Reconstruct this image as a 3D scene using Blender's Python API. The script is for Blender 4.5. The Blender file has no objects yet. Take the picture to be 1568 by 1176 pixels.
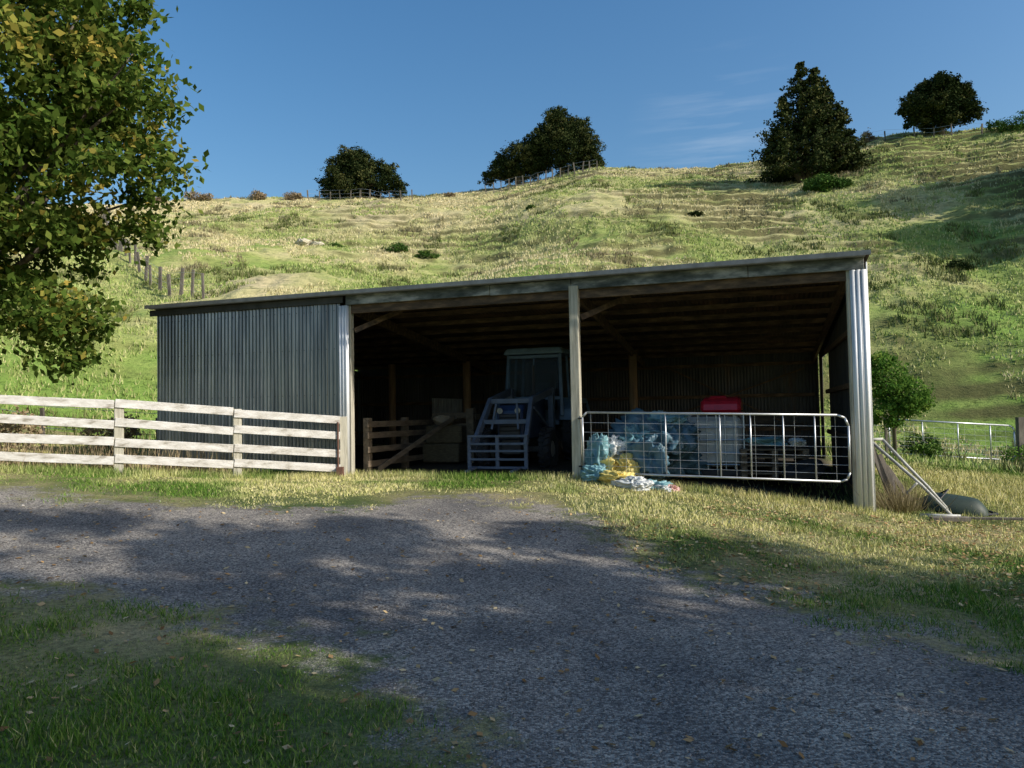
import bpy, math, random
import numpy as np
from mathutils import Vector, Matrix, Euler, noise as mnoise
random.seed(7); rng=np.random.default_rng(11)
scene=bpy.context.scene
EYE=1.6
# ---------------------------------------------------------------- noise
_T=rng.random((256,256))
def vnoise(x,y,sc,seed=0):
    x=np.asarray(x,float)/sc+seed*17.3+500; y=np.asarray(y,float)/sc+seed*31.7+500
    xi=np.floor(x).astype(int); yi=np.floor(y).astype(int); fx=x-xi; fy=y-yi
    fx=fx*fx*(3-2*fx); fy=fy*fy*(3-2*fy)
    a=_T[xi%256,yi%256]; b=_T[(xi+1)%256,yi%256]; c=_T[xi%256,(yi+1)%256]; d=_T[(xi+1)%256,(yi+1)%256]
    return (a*(1-fx)+b*fx)*(1-fy)+(c*(1-fx)+d*fx)*fy-0.5
def sstep(a,b,x):
    t=np.clip((x-a)/(b-a),0,1); return t*t*(3-2*t)
# ---------------------------------------------------------------- terrain
CP=np.array([(0,0,-1.6),(0,4,-1.6),(-4,6,-1.35),(-8,8,-1.0),(-8.25,12.1,-.74),(-12,11,-.55),(-3.2,14.5,-1.14),
 (-7.6,16,-1.0),(1.16,13.2,-1.17),(5.5,11.8,-1.62),(0,8,-1.38),(4.6,6.7,-1.66),(6.8,11.2,-1.76),(3.3,12.4,-1.36),
 (8.1,19.9,-1.25),(4,16,-1.15),(0,25,-.9),(-15,20,-.3),(15,22,-1.95),(20,8,-1.95),(-20,8,-.4),(0,-20,-1.7),
 (20,-15,-1.8),(-20,-15,-1.2),(-20,0,-.9),(12,12,-1.85),(0,20,-1.05)])
def _U(r2): return 0.5*r2*np.log(r2+1e-9)
n=len(CP)
K=_U(((CP[:,None,:2]-CP[None,:,:2])**2).sum(-1))+np.eye(n)*0.6
P=np.c_[np.ones(n),CP[:,:2]]
A=np.zeros((n+3,n+3)); A[:n,:n]=K; A[:n,n:]=P; A[n:,:n]=P.T
W=np.linalg.solve(A,np.r_[CP[:,2],np.zeros(3)])
def near(x,y):
    z=W[n]+W[n+1]*x+W[n+2]*y
    for i in range(n):
        z=z+W[i]*_U((x-CP[i,0])**2+(y-CP[i,1])**2)
    return z
KS=[-1.4,-.856,-.517,-.421,-.282,-.125,-.021,.057,.118,.197,.275,.344,.475,.536,.62,.682,.88,1.5]
SS=[.27,.289,.290,.2965,.2965,.2935,.302,.3165,.330,.325,.3245,.332,.358,.364,.367,.375,.38,.33]
def ridgeR(k): return np.interp(k,[-.8,0,.3,.5,.8],[100,98,92,85,84])
def gz(x,y):
    x=np.asarray(x,float); y=np.asarray(y,float)
    r=np.sqrt(x*x+y*y)+1e-9; az=np.arctan2(x,y)
    f=np.minimum(1,24/r)
    z=near(x*f,y*f)
    azc=np.clip(az,-1.0,1.0); k=np.tan(azc)
    S=np.interp(k,KS,SS)
    R=ridgeR(k)
    r0=np.interp(k,[-.8,-.2,.3,.45,.8],[20,25,30,33,33])
    zr=S*R*np.cos(azc)
    s=(r-r0)/(R-r0)
    sc=np.clip(s,0,1)
    p=sc*(1.12-.12*sc)*sstep(0,.14,sc+.02)
    over=np.clip(s-1,0,3)
    p=p+np.where(over>0,.88*over-3.2*over**2,0); p=np.maximum(p,np.where(over>0,.55,0))
    fade=1-sstep(1.05,1.9,np.abs(az))
    env=np.clip(s*4,0,1)*np.clip((1.02-s)*6,0,1)
    h=(zr-z)*p
    und=env*(2.8*vnoise(x,y,17,1)+1.3*vnoise(x,y,8,2)+.5*vnoise(x,y,4,7))
    hz=z+h+und
    q=hz+.9*vnoise(x,y,12,3)+.45*vnoise(x,y,3,9)
    per=np.interp(k,[0,.4],[1.0,.9])
    saw=(q/per)%1.0
    terr=np.where(saw<.68,saw/.68,(1-saw)/.32)-.5
    rough=np.interp(k,[-.6,0,.3,.5],[.22,.30,.60,.85])
    m=np.clip(s*5,0,1)*np.clip(.55+2.4*vnoise(x,y,11,5)+1.2*vnoise(x,y,3.5,15),0.05,1)
    hz=hz-terr*rough*m*.9
    hz=hz+np.clip(s*5,0,1)*(.28*vnoise(x,y,1.6,4)+.24*vnoise(x,y,.7,6))
    out=z*(1-fade)+hz*fade
    near_l=(1-np.clip(s*5,0,1))*(.035*vnoise(x,y,.8,8)+.06*vnoise(x,y,2.1,10))
    return out+near_l+EYE
def g1(x,y): return float(gz(np.array([x]),np.array([y]))[0])
# ---------------------------------------------------------------- mesh helpers
def quick(name,V,F,mat,parent=None,smooth=False,col=None):
    V=np.asarray(V,np.float32); F=np.asarray(F,np.int32); m,k=F.shape
    me=bpy.data.meshes.new(name); me.vertices.add(len(V)); me.vertices.foreach_set('co',V.ravel())
    me.loops.add(m*k); me.loops.foreach_set('vertex_index',F.ravel())
    me.polygons.add(m); me.polygons.foreach_set('loop_start',np.arange(0,m*k,k,dtype=np.int32))
    try: me.polygons.foreach_set('loop_total',np.full(m,k,np.int32))
    except Exception: pass
    if smooth: me.polygons.foreach_set('use_smooth',np.ones(m,bool))
    me.update(calc_edges=True)
    if col is not None:
        per=len(V)//len(col); c=np.ones((len(V),4),np.float32); c[:,:3]=np.repeat(col,per,0)
        a=me.attributes.new('Col','FLOAT_COLOR','POINT'); a.data.foreach_set('color',c.ravel())
    ob=bpy.data.objects.new(name,me); scene.collection.objects.link(ob)
    if mat: me.materials.append(mat)
    if parent: ob.parent=parent
    return ob
def pal(stops,t):
    p=[s[0] for s in stops]; c=np.array([s[1] for s in stops],float)
    return np.stack([np.interp(t,p,c[:,i]) for i in range(3)],-1)
def empty(name,loc=(0,0,0),rz=0,parent=None):
    e=bpy.data.objects.new(name,None); scene.collection.objects.link(e); e.location=loc; e.rotation_euler=(0,0,rz)
    e.empty_display_size=.2
    if parent: e.parent=parent
    return e
class MB:
    def __init__(s): s.v=[]; s.f=[]
    def box(s,c,size,rot=None,taper=1.0):
        b=len(s.v); R=rot if rot is not None else Matrix.Identity(3); c=Vector(c)
        for dz in(-1,1):
            t=taper if dz>0 else 1
            for dx,dy in((-1,-1),(1,-1),(1,1),(-1,1)):
                s.v.append(c+R@Vector((dx*size[0]/2*t,dy*size[1]/2*t,dz*size[2]/2)))
        for q in((0,3,2,1),(4,5,6,7),(0,1,5,4),(1,2,6,5),(2,3,7,6),(3,0,4,7)): s.f.append([b+i for i in q])
        return s
    def beam(s,p,q,w,h,up=(0,0,1)):
        p=Vector(p);q=Vector(q);d=(q-p);L=d.length;d.normalize();u=Vector(up)
        x=d.cross(u)
        if x.length<1e-3: x=Vector((1,0,0))
        x.normalize(); z=x.cross(d).normalized()
        R=Matrix((x,d,z)).transposed()
        return s.box((p+q)/2,(w,L,h),R)
    def tube(s,pts,r,n=8):
        pts=[Vector(p) for p in pts]; rs=r if isinstance(r,(list,tuple)) else [r]*len(pts)
        b=len(s.v)
        for i,p in enumerate(pts):
            d=(pts[min(i+1,len(pts)-1)]-pts[max(i-1,0)]).normalized()
            a=d.cross(Vector((0,0,1)))
            if a.length<.05: a=d.cross(Vector((0,1,0)))
            a.normalize(); c=a.cross(d)
            for j in range(n):
                t=2*math.pi*j/n; s.v.append(p+(a*math.cos(t)+c*math.sin(t))*rs[i])
        for i in range(len(pts)-1):
            for j in range(n):
                s.f.append([b+i*n+j,b+i*n+(j+1)%n,b+(i+1)*n+(j+1)%n,b+(i+1)*n+j])
        s.f.append([b+j for j in range(n)][::-1]); s.f.append([b+(len(pts)-1)*n+j for j in range(n)])
        return s
    def prism(s,poly,x0,x1):
        b=len(s.v); m=len(poly)
        for x in(x0,x1):
            for y,z in poly: s.v.append(Vector((x,y,z)))
        s.f.append([b+i for i in range(m)]); s.f.append([b+m+i for i in range(m)][::-1])
        for i in range(m): s.f.append([b+i,b+m+i,b+m+(i+1)%m,b+(i+1)%m])
        return s
    def wheel(s,c,R,w,axis='x',n=28,lugs=True):
        c=Vector(c); prof=[(.45*R,-w*.42),(.62*R,-w*.5),(.9*R,-w*.5),(R,-w*.36),(R,w*.36),(.9*R,w*.5),(.62*R,w*.5),(.45*R,w*.42)]
        b=len(s.v)
        for i in range(n):
            t=2*math.pi*i/n
            for rr,o in prof: s.v.append(c+Vector((o,rr*math.cos(t),rr*math.sin(t))))
        m=len(prof)
        for i in range(n):
            for j in range(m):
                s.f.append([b+i*m+j,b+i*m+(j+1)%m,b+((i+1)%n)*m+(j+1)%m,b+((i+1)%n)*m+j])
        if lugs:
            for i in range(18):
                t=2*math.pi*i/18
                for sg in(-1,1):
                    tt=t+sg*.08
                    p=c+Vector((sg*w*.25,(R+.01)*math.cos(tt),(R+.01)*math.sin(tt)))
                    s.box(p,(w*.5,.05,.05),Matrix.Rotation(tt,3,'X')@Matrix.Rotation(sg*.5,3,'Y'))
        return s
    def build(s,name,mat,parent=None,bevel=0,smooth=False):
        me=bpy.data.meshes.new(name); me.from_pydata([tuple(v) for v in s.v],[],s.f); me.update()
        ob=bpy.data.objects.new(name,me); scene.collection.objects.link(ob); me.materials.append(mat)
        if parent: ob.parent=parent
        if bevel:
            m=ob.modifiers.new('b','BEVEL'); m.width=bevel; m.segments=1
        if smooth:
            for p in me.polygons: p.use_smooth=True
        return ob
def blob(name,c,size,mat,parent=None,rough=.25,freq=2.0,rz=0,seed=0,sq=1.0,flat=True):
    nu,nv=72,44; v=[];f=[]
    R=Matrix.Rotation(rz,3,'Z'); c=Vector(c)
    for i in range(nv+1):
        ph=-math.pi/2+math.pi*i/nv
        for j in range(nu):
            th=2*math.pi*j/nu
            d=Vector((math.cos(ph)*math.cos(th),math.cos(ph)*math.sin(th),math.sin(ph)))
            q=Vector([math.copysign(abs(a)**sq,a) for a in d])
            o=Vector((seed*7,seed*3,0))
            k=1+rough*.5*mnoise.noise(d*freq*.7+o)-rough*.65*abs(mnoise.noise(d*freq*1.6+o))-rough*.35*abs(mnoise.noise(d*freq*3.4+o*2))-rough*.10*abs(mnoise.noise(d*freq*7+o))
            q=Vector((q.x*size[0],q.y*size[1],q.z*size[2]))*k
            if q.z<-size[2]*.7: q.z=-size[2]*.7
            v.append(c+R@q)
    for i in range(nv):
        for j in range(nu): f.append([i*nu+j,i*nu+(j+1)%nu,(i+1)*nu+(j+1)%nu,(i+1)*nu+j])
    return quick(name,[tuple(a) for a in v],f,mat,parent,smooth=True)
# ---------------------------------------------------------------- materials
def newmat(name):
    m=bpy.data.materials.new(name); m.use_nodes=True; nt=m.node_tree; b=nt.nodes['Principled BSDF']; return m,nt,b
def ramp(nt,stops):
    r=nt.nodes.new('ShaderNodeValToRGB'); e=r.color_ramp.elements
    while len(e)<len(stops): e.new(.5)
    for i,(p,c) in enumerate(stops):
        e[i].position=p; e[i].color=(*c,1)
    return r
def noise(nt,scale,detail=5,vec=None,rough=.6):
    t=nt.nodes.new('ShaderNodeTexNoise'); t.inputs['Scale'].default_value=scale; t.inputs['Detail'].default_value=detail; t.inputs['Roughness'].default_value=rough
    if vec is not None: nt.links.new(vec,t.inputs['Vector'])
    return t
def coords(nt,sc=(1,1,1),kind='Object'):
    tc=nt.nodes.new('ShaderNodeTexCoord'); mp=nt.nodes.new('ShaderNodeMapping'); mp.inputs['Scale'].default_value=sc
    nt.links.new(tc.outputs[kind],mp.inputs['Vector']); return mp.outputs['Vector']
def mixc(nt,f,a,b,mode='MIX'):
    m=nt.nodes.new('ShaderNodeMix'); m.data_type='RGBA'; m.blend_type=mode
    for s,v in((m.inputs[0],f),(m.inputs[6],a),(m.inputs[7],b)):
        if isinstance(v,(int,float)): s.default_value=v
        elif isinstance(v,tuple): s.default_value=(*v,1)
        else: nt.links.new(v,s)
    return m.outputs[2]
def math_(nt,op,a,b):
    m=nt.nodes.new('ShaderNodeMath'); m.operation=op
    for s,v in((m.inputs[0],a),(m.inputs[1],b)):
        if isinstance(v,(int,float)): s.default_value=v
        else: nt.links.new(v,s)
    return m.outputs[0]
def mrange(nt,v,a,b,c,d):
    m=nt.nodes.new('ShaderNodeMapRange')
    for i,q in enumerate((a,b,c,d)): m.inputs[i+1].default_value=q
    nt.links.new(v,m.inputs[0]); return m.outputs[0]
def nmat(name,stops,scale=6,sc=(1,1,1),rough=.8,metal=0,bump=.2,bscale=None,detail=4,bd=.02):
    m,nt,b=newmat(name); v=coords(nt,sc); t=noise(nt,scale,detail,v); r=ramp(nt,stops)
    nt.links.new(t.outputs['Fac'],r.inputs['Fac']); nt.links.new(r.outputs['Color'],b.inputs['Base Color'])
    b.inputs['Roughness'].default_value=rough; b.inputs['Metallic'].default_value=metal
    if bump:
        t2=noise(nt,bscale or scale*4,2,v); bp=nt.nodes.new('ShaderNodeBump'); bp.inputs['Strength'].default_value=bump; bp.inputs['Distance'].default_value=bd
        nt.links.new(t2.outputs['Fac'],bp.inputs['Height']); nt.links.new(bp.outputs['Normal'],b.inputs['Normal'])
    return m
def leafmat(name,trans=.3):
    m=bpy.data.materials.new(name); m.use_nodes=True; nt=m.node_tree; nt.nodes.remove(nt.nodes['Principled BSDF'])
    a=nt.nodes.new('ShaderNodeAttribute'); a.attribute_name='Col'; d=nt.nodes.new('ShaderNodeBsdfDiffuse'); nt.links.new(a.outputs['Color'],d.inputs['Color'])
    out=nt.nodes['Material Output']
    if trans:
        tr=nt.nodes.new('ShaderNodeBsdfTranslucent'); nt.links.new(a.outputs['Color'],tr.inputs['Color']); mx=nt.nodes.new('ShaderNodeMixShader'); mx.inputs[0].default_value=trans
        nt.links.new(d.outputs[0],mx.inputs[1]); nt.links.new(tr.outputs[0],mx.inputs[2]); nt.links.new(mx.outputs[0],out.inputs['Surface'])
    else: nt.links.new(d.outputs[0],out.inputs['Surface'])
    return m
def soil(nt,v):
    t=noise(nt,.45,3,v); r=ramp(nt,[(.35,(.07,.11,.028)),(.5,(.18,.19,.07)),(.65,(.38,.32,.17))]); nt.links.new(t.outputs['Fac'],r.inputs['Fac'])
    t2=noise(nt,22,3,v,.75); r2=ramp(nt,[(.3,(.4,.4,.4)),(.7,(1.25,1.25,1.2))]); nt.links.new(t2.outputs['Fac'],r2.inputs['Fac'])
    return mixc(nt,1.0,r.outputs['Color'],r2.outputs['Color'],'MULTIPLY'),t2.outputs['Fac']
def groundmat():
    m,nt,b=newmat('lawn_soil'); v=coords(nt); c,h=soil(nt,v)
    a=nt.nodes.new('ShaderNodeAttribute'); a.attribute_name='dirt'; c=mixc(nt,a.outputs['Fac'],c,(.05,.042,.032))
    nt.links.new(c,b.inputs['Base Color']); b.inputs['Roughness'].default_value=.95; b.inputs['Specular IOR Level'].default_value=.15
    bp=nt.nodes.new('ShaderNodeBump'); bp.inputs['Strength'].default_value=.8; bp.inputs['Distance'].default_value=.04; nt.links.new(h,bp.inputs['Height']); nt.links.new(bp.outputs['Normal'],b.inputs['Normal'])
    return m
def gravelmat():
    m,nt,b=newmat('road_gravel'); v=coords(nt)
    vo=nt.nodes.new('ShaderNodeTexVoronoi'); vo.inputs['Scale'].default_value=75; nt.links.new(v,vo.inputs['Vector'])
    r=ramp(nt,[(0,(.085,.08,.08)),(.5,(.19,.18,.172)),(1,(.42,.395,.36))]); sp=nt.nodes.new('ShaderNodeSeparateColor'); nt.links.new(vo.outputs['Color'],sp.inputs[0]); nt.links.new(sp.outputs[0],r.inputs['Fac'])
    t=noise(nt,.8,4,v); r2=ramp(nt,[(.35,(.62,.62,.62)),(.65,(1.35,1.28,1.16))]); nt.links.new(t.outputs['Fac'],r2.inputs['Fac'])
    c=mixc(nt,1.0,r.outputs['Color'],r2.outputs['Color'],'MULTIPLY')
    s,h=soil(nt,v); a=nt.nodes.new('ShaderNodeAttribute'); a.attribute_name='edge'
    t3=noise(nt,2.2,5,v,.75); e=math_(nt,'ADD',a.outputs['Fac'],math_(nt,'MULTIPLY',math_(nt,'SUBTRACT',t3.outputs['Fac'],.5),3.4)); f=mrange(nt,e,-.10,.45,0,1)
    c=mixc(nt,f,s,c)
    nt.links.new(c,b.inputs['Base Color']); b.inputs['Roughness'].default_value=.85; b.inputs['Specular IOR Level'].default_value=.25
    bp=nt.nodes.new('ShaderNodeBump'); bp.inputs['Strength'].default_value=.85; bp.inputs['Distance'].default_value=.012; bp.invert=True; nt.links.new(vo.outputs['Distance'],bp.inputs['Height']); nt.links.new(bp.outputs['Normal'],b.inputs['Normal'])
    return m
def hillmat():
    m,nt,b=newmat('hill_pasture'); v=coords(nt)
    t=noise(nt,.07,5,v,.65); r=ramp(nt,[(.37,(.21,.32,.075)),(.48,(.34,.39,.13)),(.57,(.52,.48,.24)),(.69,(.62,.52,.33))])
    sp=nt.nodes.new('ShaderNodeSeparateXYZ'); nt.links.new(v,sp.inputs[0])
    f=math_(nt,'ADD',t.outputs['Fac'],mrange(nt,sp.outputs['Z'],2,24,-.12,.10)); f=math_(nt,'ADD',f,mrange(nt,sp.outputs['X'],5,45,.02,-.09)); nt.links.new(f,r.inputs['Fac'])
    vs=coords(nt,(1,1,3)); t2=noise(nt,2.2,5,vs,.8); r2=ramp(nt,[(.34,(.30,.34,.25)),(.47,(.86,.89,.80)),(.7,(1.2,1.16,1.08))]); nt.links.new(t2.outputs['Fac'],r2.inputs['Fac'])
    c=mixc(nt,1.0,r.outputs['Color'],r2.outputs['Color'],'MULTIPLY')
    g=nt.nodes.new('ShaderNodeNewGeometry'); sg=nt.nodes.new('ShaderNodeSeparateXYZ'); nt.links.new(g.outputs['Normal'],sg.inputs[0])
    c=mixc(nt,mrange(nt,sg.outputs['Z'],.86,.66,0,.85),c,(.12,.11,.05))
    nt.links.new(c,b.inputs['Base Color']); b.inputs['Roughness'].default_value=.95; b.inputs['Specular IOR Level'].default_value=.1
    bp=nt.nodes.new('ShaderNodeBump'); bp.inputs['Strength'].default_value=.7; bp.inputs['Distance'].default_value=.3; nt.links.new(t2.outputs['Fac'],bp.inputs['Height']); nt.links.new(bp.outputs['Normal'],b.inputs['Normal'])
    return m
M_ground=groundmat(); M_hill=hillmat(); M_gravel=gravelmat()
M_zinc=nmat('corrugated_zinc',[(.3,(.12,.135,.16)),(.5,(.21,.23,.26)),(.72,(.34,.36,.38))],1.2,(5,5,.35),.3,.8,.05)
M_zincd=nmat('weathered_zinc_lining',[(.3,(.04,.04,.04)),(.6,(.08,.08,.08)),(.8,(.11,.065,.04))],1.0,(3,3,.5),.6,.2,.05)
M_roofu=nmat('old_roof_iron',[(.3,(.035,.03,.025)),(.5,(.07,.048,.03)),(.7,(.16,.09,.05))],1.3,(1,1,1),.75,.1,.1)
M_flash=nmat('galvanised_flashing',[(.3,(.66,.68,.70)),(.7,(.82,.83,.84))],3,(4,4,.5),.45,.15,.05)
M_post=nmat('weathered_post_timber',[(.3,(.30,.28,.22)),(.5,(.47,.44,.35)),(.7,(.58,.55,.45))],4,(6,6,.5),.85,0,.4,20)
M_wood=nmat('old_purlin_timber',[(.3,(.045,.03,.02)),(.5,(.10,.064,.038)),(.72,(.22,.14,.08))],3,(1,4,4),.85,0,.3)
M_penw=nmat('pen_timber',[(.3,(.08,.06,.04)),(.7,(.22,.165,.11))],3,(4,1,4),.85,0,.3)
M_innerp=nmat('treated_pole',[(.3,(.20,.12,.065)),(.7,(.40,.26,.15))],3,(5,5,.6),.85,0,.3)
M_fascia=nmat('weathered_fascia',[(.36,(.045,.055,.05)),(.5,(.14,.15,.14)),(.6,(.34,.34,.32)),(.72,(.56,.54,.52))],1.6,(1,1,3),.8,0,.2)
M_rail=nmat('pale_fence_board',[(.3,(.30,.27,.22)),(.43,(.56,.53,.48)),(.7,(.78,.76,.73))],2.5,(1.6,1.6,5),.85,0,.35,14)
M_galv=nmat('galvanised_pipe',[(.3,(.42,.44,.46)),(.7,(.60,.62,.64))],8,(1,1,1),.38,.6,.03)
M_oldfence=nmat('grey_fence_post',[(.3,(.07,.06,.05)),(.7,(.20,.175,.145))],6,(1,1,.3),.9,0,.3)
def pmat(name,col,rough=.5,metal=0,var=.25,scale=5,bump=.05):
    a=tuple(c*(1-var) for c in col); b=tuple(min(1,c*(1+var)) for c in col)
    return nmat(name,[(.3,a),(.7,b)],scale,(1,1,1),rough,metal,bump)
M_tblue=pmat('tractor_blue_paint',(.02,.04,.10),.4); M_tgrey=pmat('loader_blue_grey',(.075,.10,.15),.55); M_troof=pmat('cab_roof_light_blue',(.17,.25,.33),.5)
M_rub=pmat('tyre_rubber',(.02,.02,.022),.8); M_dark=pmat('dark_steel',(.03,.03,.035),.5,.3); M_rim=pmat('wheel_rim_cream',(.22,.21,.18),.5)
m,nt,b=newmat('tinted_cab_glass'); b.inputs['Base Color'].default_value=(.02,.03,.035,1); b.inputs['Roughness'].default_value=.08; b.inputs['Alpha'].default_value=.35; b.inputs['Specular IOR Level'].default_value=.15; M_glass=m
m,nt,b=newmat('headlamp_glass'); b.inputs['Base Color'].default_value=(.3,.3,.28,1); b.inputs['Roughness'].default_value=.1; M_lamp=m
M_teal=pmat('teal_plastic',(.15,.30,.34),.4,0,.35,5); M_yel=pmat('yellow_plastic',(.66,.54,.17),.4,0,.3,5); M_wht=pmat('white_plastic',(.58,.60,.60),.4,0,.2,5); M_pink=pmat('pink_plastic',(.6,.36,.34),.4)
M_red=pmat('red_plastic',(.40,.015,.03),.35,0,.2); M_tank=pmat('tank_plastic',(.42,.42,.40),.4,0,.15); M_tarp=pmat('blue_tarpaulin',(.06,.13,.18),.5,0,.35,4)
M_green=pmat('dark_green_plastic',(.012,.028,.018),.6); M_pale=pmat('pale_painted_steel',(.42,.42,.39),.6,0,.3); M_cream=pmat('hessian_sack',(.36,.28,.19),.8)
M_bark=nmat('oak_bark',[(.3,(.07,.055,.04)),(.7,(.17,.14,.11))],5,(3,3,.6),.95,0,.8,12)
M_rock=nmat('clay_bank',[(.3,(.40,.36,.26)),(.7,(.62,.57,.44))],2,(1,1,1),.95,0,.8,6,bd=.1)
M_leaf=leafmat('leaf',.35); M_leaf0=leafmat('dense_leaf',0); M_bl=leafmat('grass_blade',0)
# ---------------------------------------------------------------- shed frame
ANG=math.radians(-18.04); SO=(-7.59,16.04); cu,su=math.cos(ANG),math.sin(ANG)
def L2W(a,b): return (SO[0]+a*cu-b*su, SO[1]+a*su+b*cu)
def W2L(x,y): dx=x-SO[0]; dy=y-SO[1]; return dx*cu+dy*su, -dx*su+dy*cu
def lg(a,b): return g1(*L2W(a,b))
def fattr(ob,name,val):
    a=ob.data.attributes.new(name,'FLOAT','POINT'); a.data.foreach_set('value',np.asarray(val,np.float32))
# ---------------------------------------------------------------- terrain meshes
def polar(name,radii,mat,front,nfront,nback):
    a1=np.linspace(-front,front,nfront+1); a2=np.linspace(front,2*math.pi-front,nback+1)[1:-1]; az=np.r_[a1,a2]
    na=len(az); Rr,Az=np.meshgrid(radii,az,indexing='ij'); X=Rr*np.sin(Az); Y=Rr*np.cos(Az)
    Z=gz(X.ravel(),Y.ravel()); V=np.c_[X.ravel(),Y.ravel(),Z]
    nr=len(radii); i=np.arange(nr-1)[:,None]*na; j=np.arange(na)[None,:]; j2=(j+1)%na
    F=np.stack([i+j,i+j2,i+na+j2,i+na+j],-1).reshape(-1,4)[:,::-1]
    return quick(name,V,F,mat,smooth=True),V
SPLIT=24
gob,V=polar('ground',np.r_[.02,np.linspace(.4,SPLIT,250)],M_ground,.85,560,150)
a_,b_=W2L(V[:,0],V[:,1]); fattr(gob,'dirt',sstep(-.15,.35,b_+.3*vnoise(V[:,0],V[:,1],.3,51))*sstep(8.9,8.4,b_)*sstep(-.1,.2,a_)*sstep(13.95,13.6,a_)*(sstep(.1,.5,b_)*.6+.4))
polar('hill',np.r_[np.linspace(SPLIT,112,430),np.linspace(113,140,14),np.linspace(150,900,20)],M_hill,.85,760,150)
# ---------------------------------------------------------------- road
ROAD=np.array([(9,-8),(5.8,-1),(5.0,2),(3.7,4.6),(2.2,6.9),(1.2,8.6),(.7,10.3),(-.4,11.3),(-1.4,11.1),(-2.3,10.1),(-4.5,10.0),(-7,10.3),(-12,11.0),(-21,12.5),
 (-21,7.8),(-9,7.2),(-4.3,6.3),(-1.9,5.2),(-.75,4.35),(-.3,3.3),(.2,1),(1.5,-3),(4,-8)])
def sdist(px,py):
    d=np.full(px.shape,1e9); ins=np.zeros(px.shape,bool); N=len(ROAD)
    for i in range(N):
        ax,ay=ROAD[i]; bx,by=ROAD[(i+1)%N]; ex,ey=bx-ax,by-ay; wx,wy=px-ax,py-ay
        t=np.clip((wx*ex+wy*ey)/(ex*ex+ey*ey),0,1); d=np.minimum(d,np.hypot(wx-t*ex,wy-t*ey))
        c=((ay>py)!=(by>py))&(px<(bx-ax)*(py-ay)/(by-ay+1e-12)+ax); ins^=c
    return np.where(ins,d,-d)
def roadness(x,y): return sdist(x,y)+1.2*vnoise(x,y,.9,11)+.8*vnoise(x,y,.25,12)
gx=np.arange(-20,9,.07); gy=np.arange(-7.5,13,.07); GX,GY=np.meshgrid(gx,gy,indexing='ij')
sd=(sdist(GX.ravel(),GY.ravel())+.5*vnoise(GX.ravel(),GY.ravel(),.9,11)).reshape(GX.shape); Mk=sd>-.95
cell=Mk[:-1,:-1]&Mk[1:,:-1]&Mk[1:,1:]&Mk[:-1,1:]
idx=np.arange(GX.size).reshape(GX.shape)
F=np.stack([idx[:-1,:-1][cell],idx[1:,:-1][cell],idx[1:,1:][cell],idx[:-1,1:][cell]],-1)
used=np.unique(F); remap=np.full(GX.size,-1); remap[used]=np.arange(len(used)); F=remap[F]
sdu=sd.ravel()[used]; vx=GX.ravel()[used]; vy=GY.ravel()[used]; vz=gz(vx,vy)-.03+.044*sstep(-.95,-.6,sdu)
ro=quick('gravel_road',np.c_[vx,vy,vz],F,M_gravel,smooth=True); fattr(ro,'edge',sdu)
N=34000; az=rng.uniform(-.95,.85,N); r=2.3+rng.random(N)**1.3*12; x=r*np.sin(az); y=r*np.cos(az); rd=roadness(x,y); k=rd>rng.uniform(-.5,.3,N); x=x[k];y=y[k];r=r[k]
N=len(x); z=gz(x,y)+.016; sz=(rng.uniform(.003,.008,N)*(1+r*.03))*np.where(rng.random(N)>.97,2.0,1)
O=np.array([(1,0,0),(0,1,0),(-1,0,0),(0,-1,0),(0,0,.7),(0,0,-.5)]); th=rng.uniform(0,6.28,N); c,s_=np.cos(th),np.sin(th)
st=rng.uniform(.6,1.5,(N,1,1)); OO=np.repeat(O[None],N,0)*np.concatenate([st,np.ones((N,1,1)),np.ones((N,1,1))],2)*rng.uniform(.8,1.2,(N,6,1))
VX=(OO[...,0]*c[:,None]-OO[...,1]*s_[:,None])*sz[:,None]+x[:,None]; VY=(OO[...,0]*s_[:,None]+OO[...,1]*c[:,None])*sz[:,None]+y[:,None]; VZ=OO[...,2]*sz[:,None]+z[:,None]
T=np.array([(0,1,4),(1,2,4),(2,3,4),(3,0,4),(1,0,5),(2,1,5),(3,2,5),(0,3,5)])
F=(np.arange(N)[:,None,None]*6+T[None]).reshape(-1,3)
quick('loose_gravel',np.stack([VX,VY,VZ],-1).reshape(-1,3),F,M_leaf0,col=pal([(0,(.09,.088,.085)),(.6,(.21,.20,.19)),(1,(.45,.42,.39))],rng.random(N)))
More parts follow.
